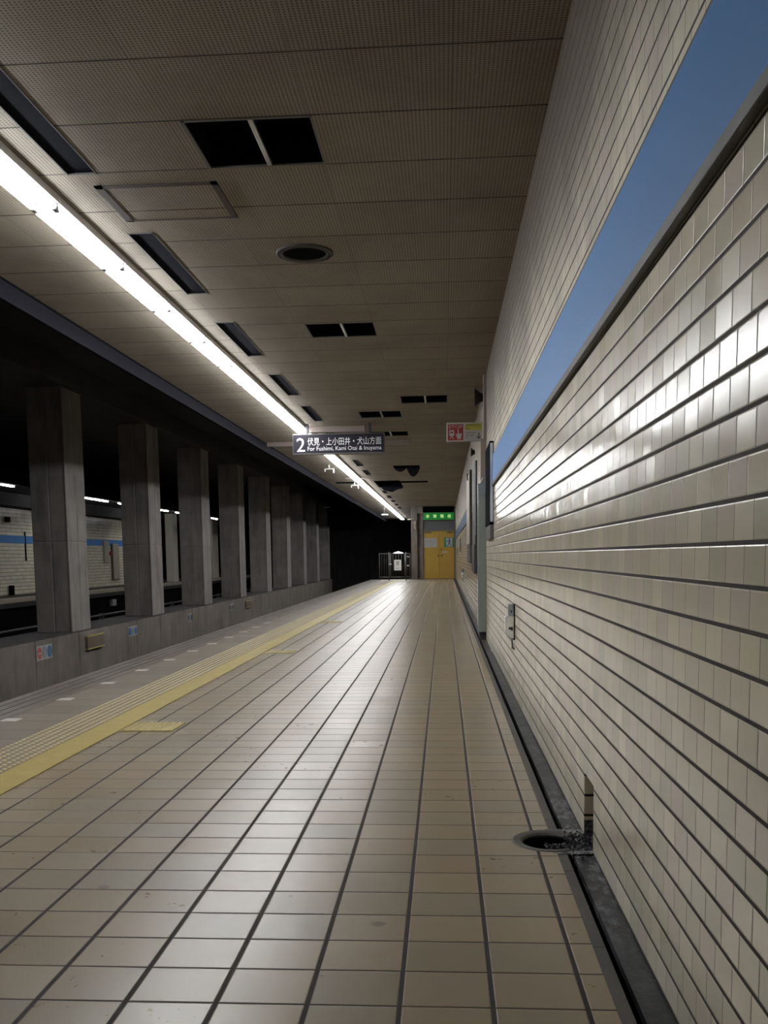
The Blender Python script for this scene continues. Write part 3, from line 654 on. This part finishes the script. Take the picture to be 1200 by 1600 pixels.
t = thing('poster_board', 'tall pale-edged board on the wall, farther one', 'board', (WX, 17.3, .8), 'wall boards beyond the post')
q = MB(); q.box(.462, WX, 17.3, 19.2, .86, 2.50, .004); q.build('board', 'darktrim', t)
q = MB(); q.box(.445, .462, 17.28, 19.2, 1.2, 2.45, .003); q.build('edge_strip', 'cream', t)
for k, (y, z, s_) in enumerate(((12.4, 2.86, 1.), (15.6, 2.56, .62), (18.2, 2.38, .62))):
    q = MB(); q.lathe((WX, y, z+.1*s_), [(.0001, 0), (.05*s_, -.0), (.06*s_, -.03*s_), (.11*s_, -.10*s_), (.115*s_, -.105*s_), (.10*s_, -.10*s_), (.0001, -.06*s_)], 24, 'x')
    tag(q.build('wall_speaker', 'ink'), ('black horn speaker high in the wall corner above the STOP sign', 'small black speaker above the dark board on the wall', 'small black speaker above the pale-edged board')[k], 'speaker', 'black horn speakers on the right wall')
q = MB(); q.tube((.46, 36.4, 2.2), (.46, 36.4, 2.75), .02, 10); q.box(.46, WX, 36.38, 36.42, 2.3, 2.34); q.box(.46, WX, 36.38, 36.42, 2.6, 2.64)
tag(q.build('wall_tube', 'white'), 'short white upright tube on the wall near the yellow door', 'tube')
for k, (y, z0, z1) in enumerate(((28.8, 1.1, 1.5), (35.5, 1.0, 1.25))):
    q = MB(); q.box(.47, WX, y, y+.3, z0, z1, .005); tag(q.build('wall_box', 'darktrim'), ('dark flat box on the wall below the blue band', 'small dark box on the wall beside the yellow door')[k], 'box')

# ---------------------------------------------------------------- end wall, doors, fence
YD = 41.4
dw = MB()
dw.box(-1.40, -1.13, YD-.1, YD+.5, 0, CZ, .008); dw.box(-1.13, -.97, YD+.1, YD+.5, 0, CZ); dw.box(-.97, -.91, YD-.05, YD+.5, 0, CZ); dw.box(.45, WX, YD-.05, YD+.5, 0, CZ)
dw.cur = 1; dw.box(-.91, .45, YD+.1, YD+.5, 2.05, CZ); dw.box(-.91, .45, YD+.15, YD+.5, 0, 2.05); dw.cur = 2; dw.box(-1.42, .5, YD+.08, YD+.1, 2.83, CZ); dw.cur = 0; dw.box(-1.40, -.9, YD-.11, YD-.09, 2.78, CZ)
struct(dw.build('wall_end', ['conc2', 'transom', 'black']))
t = struct(MB().box(-.905, .445, YD+.04, YD+.10, 2.075, 2.47).build('trim_6', 'transom'))
fr = MB(); fr.box(-.91, -.885, YD-.03, YD+.1, 0, 2.86); fr.box(.432, .462, YD-.03, YD+.1, 0, 2.98); fr.box(-.91, .45, YD-.0, YD+.1, 2.05, 2.085)
struct(fr.build('trim_7', 'dmetal'))
for k, (x0, x1) in enumerate(((-.882, -.2), (-.196, .43))):
    d = struct(MB().box(x0, x1, YD+.05, YD+.09, .012, 2.048, .004).build('door_%d' % (k+1), 'door'))
    kx = -.245 if k == 0 else -.10
    q = MB(); q.tube((kx, YD+.05, 1.0), (kx, YD-.01, 1.0), .018, 12); q.lathe((kx, YD-.02, 1.0), [(.0001, -.03), (.03, -.02), (.034, 0), (.02, .02)], 16, 'y'); q.build('door_knob', 'brown', d)
    q = MB(); cx0 = -.80 if k == 0 else .12; q.box(cx0, cx0+.26, YD-.0, YD+.05, 1.95, 2.0, .006); q.box(cx0+.1, cx0+.13, YD-.02, YD+.0, 2.0, 2.04); q.build('door_closer', 'brown', d)
    if k == 1:
        q = MB(); q.lathe((-.115, YD+.04, 1.27), [(.0001, -.02), (.028, -.015), (.032, .01)], 16, 'y'); q.build('lock', 'brown', d)
        q = MB(); q.box(-.07, .13, YD+.045, YD+.05, 1.10, 1.19); q.build('name_plate', 'cream', d)
t = thing('door_notice', 'pale paper notice with blue lettering on the left yellow door', 'notice', (-.58, YD+.045, 1.55))
q = MB(); q.box(-.865, -.30, YD+.042, YD+.049, 1.35, 1.745, .001); q.build('sheet', 'signwhite', t)
text('notice_lettering', '非常口', -.79, -.37, 1.53, 1.67, YD+.042, 'discgrey', t); text('notice_small_lettering', '関係者以外立入禁止', -.72, -.42, 1.42, 1.48, YD+.042, 'discgrey', t)
t = thing('emergency_exit_sign', 'green and white running figure sign on the right yellow door', 'sign', (.2, YD+.045, 1.55))
q = MB(); q.box(.005, .42, YD+.04, YD+.049, 1.345, 1.755, .001); q.build('plate', 'exitgreen', t)
q = MB(); q.box(.09, .35, YD+.036, YD+.041, 1.365, 1.74); q.build('doorway_symbol', 'signwhite', t)
q = MB(); yy = (YD+.032, YD+.037)
q.lathe((.235, YD+.034, 1.69), [(.0001, -.002), (.034, -.001), (.034, .002)], 14, 'y')
for pts in ([(.19, 1.655), (.255, 1.64), (.24, 1.52), (.185, 1.53)], [(.255, 1.64), (.32, 1.58), (.31, 1.565), (.245, 1.60)], [(.19, 1.655), (.12, 1.62), (.125, 1.55), (.14, 1.55), (.145, 1.605), (.2, 1.62)],
            [(.24, 1.535), (.305, 1.47), (.31, 1.385), (.285, 1.385), (.275, 1.455), (.2, 1.515)], [(.2, 1.54), (.225, 1.51), (.165, 1.40), (.105, 1.40), (.105, 1.425), (.15, 1.43)]): q.prism(pts, 'y', *yy)
q.build('running_figure', 'exitblue', t)
t = thing('lit_emergency_sign', 'green lit sign with pale lettering above the yellow doors', 'sign', (-.2, YD, 2.65))
q = MB(); q.box(-.885, .435, YD-.06, YD+.1, 2.49, 2.825, .01); q.build('case', 'dmetal', t)
q = MB(); q.box(-.865, .415, YD-.065, YD-.058, 2.51, 2.805); q.build('lit_face', 'greenglow', t)
for k, ch in enumerate('非常階段'): text('lit_character', ch, -.76+.305*k, -.62+.305*k, 2.59, 2.735, YD-.065, 'glowtext', t)
t = thing('drain_pipe', 'pale pipe bending down beside the end wall pier', 'pipe', (-1.2, YD-.15, 2.4))
q = MB(); q.tube((-1.53, YD-.16, 2.535), (-1.26, YD-.16, 2.535), .028, 12); q.tube((-1.22, YD-.16, 2.50), (-1.22, YD-.16, 2.13), .028, 12); q.tube((-1.26, YD-.16, 2.535), (-1.22, YD-.16, 2.49), .03, 12); q.build('pipe_run', 'cream', t)
q = MB(); q.box(-1.25, -1.19, YD-.17, YD-.1, 2.3, 2.32); q.build('pipe_clamp', 'dmetal', t)
# fence with gate
YF = 40.0
t = thing('metal_fence', 'grey barred metal fence with a gate closing the platform end', 'fence', (-2.03, YF, 0))
for x, r, z in ((-2.68, .018, 1.11), (-2.28, .026, 1.16), (-1.58, .026, 1.16), (-1.41, .018, 1.11)):
    q = MB(); q.tube((x, YF, 0), (x, YF, z), r, 10); q.build('post', 'dmetal', t)
for z in (1.10, .13):
    q = MB(); q.tube((-2.68, YF, z), (-2.28, YF, z), .018, 8); q.tube((-1.58, YF, z), (-1.41, YF, z), .018, 8); q.build('rail', 'dmetal', t)
for x in (-2.58, -2.48, -2.38, -1.495):
    q = MB(); q.tube((x, YF, .13), (x, YF, 1.1), .007, 6); q.build('bar', 'dmetal', t)
g = MB(); g.tube((-2.22, YF, 1.10), (-1.63, YF, 1.10), .02, 8); g.tube((-2.22, YF, .13), (-1.63, YF, .13), .02, 8); g.tube((-2.22, YF, .13), (-2.22, YF, 1.1), .018, 8); g.tube((-1.63, YF, .13), (-1.63, YF, 1.1), .018, 8)
gt = g.build('gate', 'dmetal', t)
for x in (-2.12, -2.0, -1.88, -1.76):
    q = MB(); q.tube((x, YF, .13), (x, YF, 1.1), .007, 6); o = q.build('gate_bar', 'dmetal', gt)
q = MB(); q.box(-2.30, -2.18, YF-.03, YF+.01, .64, .69, .004); q.build('latch', 'metal', gt)
t = thing('gate_notice', 'white notice with dark mark hung on the metal gate', 'notice', (-1.92, YF-.03, .6))
q = MB(); q.box(-2.07, -1.77, YF-.034, YF-.02, .41, .845, .002); q.build('plate', 'white', t)
text('notice_character', '禁', -1.99, -1.85, .62, .79, YF-.034, 'ink', t); text('notice_line', '立入', -1.98, -1.86, .47, .53, YF-.034, 'ink', t)
t = thing('gate_lamp', 'small bright shallow lamp on top of the metal gate', 'lamp', (-1.9, YF, 1.125))
q = MB(); q.lathe((-1.89, YF, 1.128), [(.0001, .06), (.06, .045), (.14, .02), (.20, .006), (.20, -.004), (.0001, -.006)], 24); q.build('lamp_glass', 'dimlamp', t)
for k, (x, z) in enumerate(((-1.49, .965), (-1.49, .60))):
    q = MB(); q.box(x-.04, x+.04, YF-.04, YF-.02, z-.025, z+.025, .01); tag(q.build('fence_reflector', 'white'), ('bright white plate between the right fence bars, upper one', 'pale plate between the right fence bars, lower one')[k], 'plate')
q = MB(); q.box(-1.4, .42, 36.9, 36.93, 0, .004); tag(q.build('floor_strip', 'metal'), 'thin metal strip across the floor before the yellow doors', 'strip')

# ---------------------------------------------------------------- signs on the low wall
XW = -6.4
for k, (y0, y1, z0, z1, cols, lb) in enumerate(((14.64, 15.22, -.575, -.345, ('discred', 'discgrey', 'discblue'), 'white plate with one red and two blue discs on the low wall'),
        (19.06, 19.6, -.56, -.365, ('discblue', 'discgrey', 'discblue'), 'white plate with three blue discs below the second pillar'),
        (23.6, 24.02, -.57, -.375, ('ink', 'discgrey', 'ink'), 'small plate with dark discs below the third pillar'),
        (28.3, 28.9, -.57, -.37, ('ink', 'discgrey', 'ink'), 'faint small plate with dark discs farthest along the low wall'))):
    t = thing('disc_sign', lb, 'sign', (XW, y0, z0), 'disc signs on the low wall')
    q = MB(); q.box(XW, XW+.012, y0, y1, z0, z1, .002); q.build('plate', 'signwhite', t)
    wd = (y1-y0)/3
    for i, cc in enumerate(cols):
        cy = y0+wd*(i+.5); q = MB(); zc = (z0+z1)/2; hr = (z1-z0)*.42; pts = [(cy+wd*.43*math.cos(a*math.pi/12), zc+hr*math.sin(a*math.pi/12)) for a in range(24)]
        q.prism(pts, 'x', XW+.010, XW+.016); d = q.build('disc', cc, t)
        if i == 0 and k == 0:
            q = MB(); q.box(XW+.016, XW+.019, cy-wd*.33, cy+wd*.33, zc-.012, zc+.012); q.build('disc_bar', 'signwhite', d)
        else:
            q = MB(); q.box(XW+.016, XW+.019, cy-wd*.06, cy+wd*.06, zc-hr*.55, zc+hr*.55); q.build('disc_bar', 'signwhite' if cc == 'discgrey' else 'discgrey', d)
for k, (y0, y1, z0, z1) in enumerate(((16.72, 17.55, -.60, -.35), (30.6, 31.5, -.60, -.38))):
    t = thing('yellow_edged_box', ('brown flat box with yellow upper and lower edges below the first pillar', 'faint brown box with yellow edges far along the low wall')[k], 'box', (XW, y0, z0), 'yellow edged boxes on the low wall')
    q = MB(); q.box(XW, XW+.05, y0, y1, z0+.02, z1-.02, .004); q.build('case', 'brown', t)
    for z in (z0, z1-.022):
        q = MB(); q.box(XW, XW+.058, y0, y1, z, z+.022, .003); q.build('edge_bar', 'yline', t)
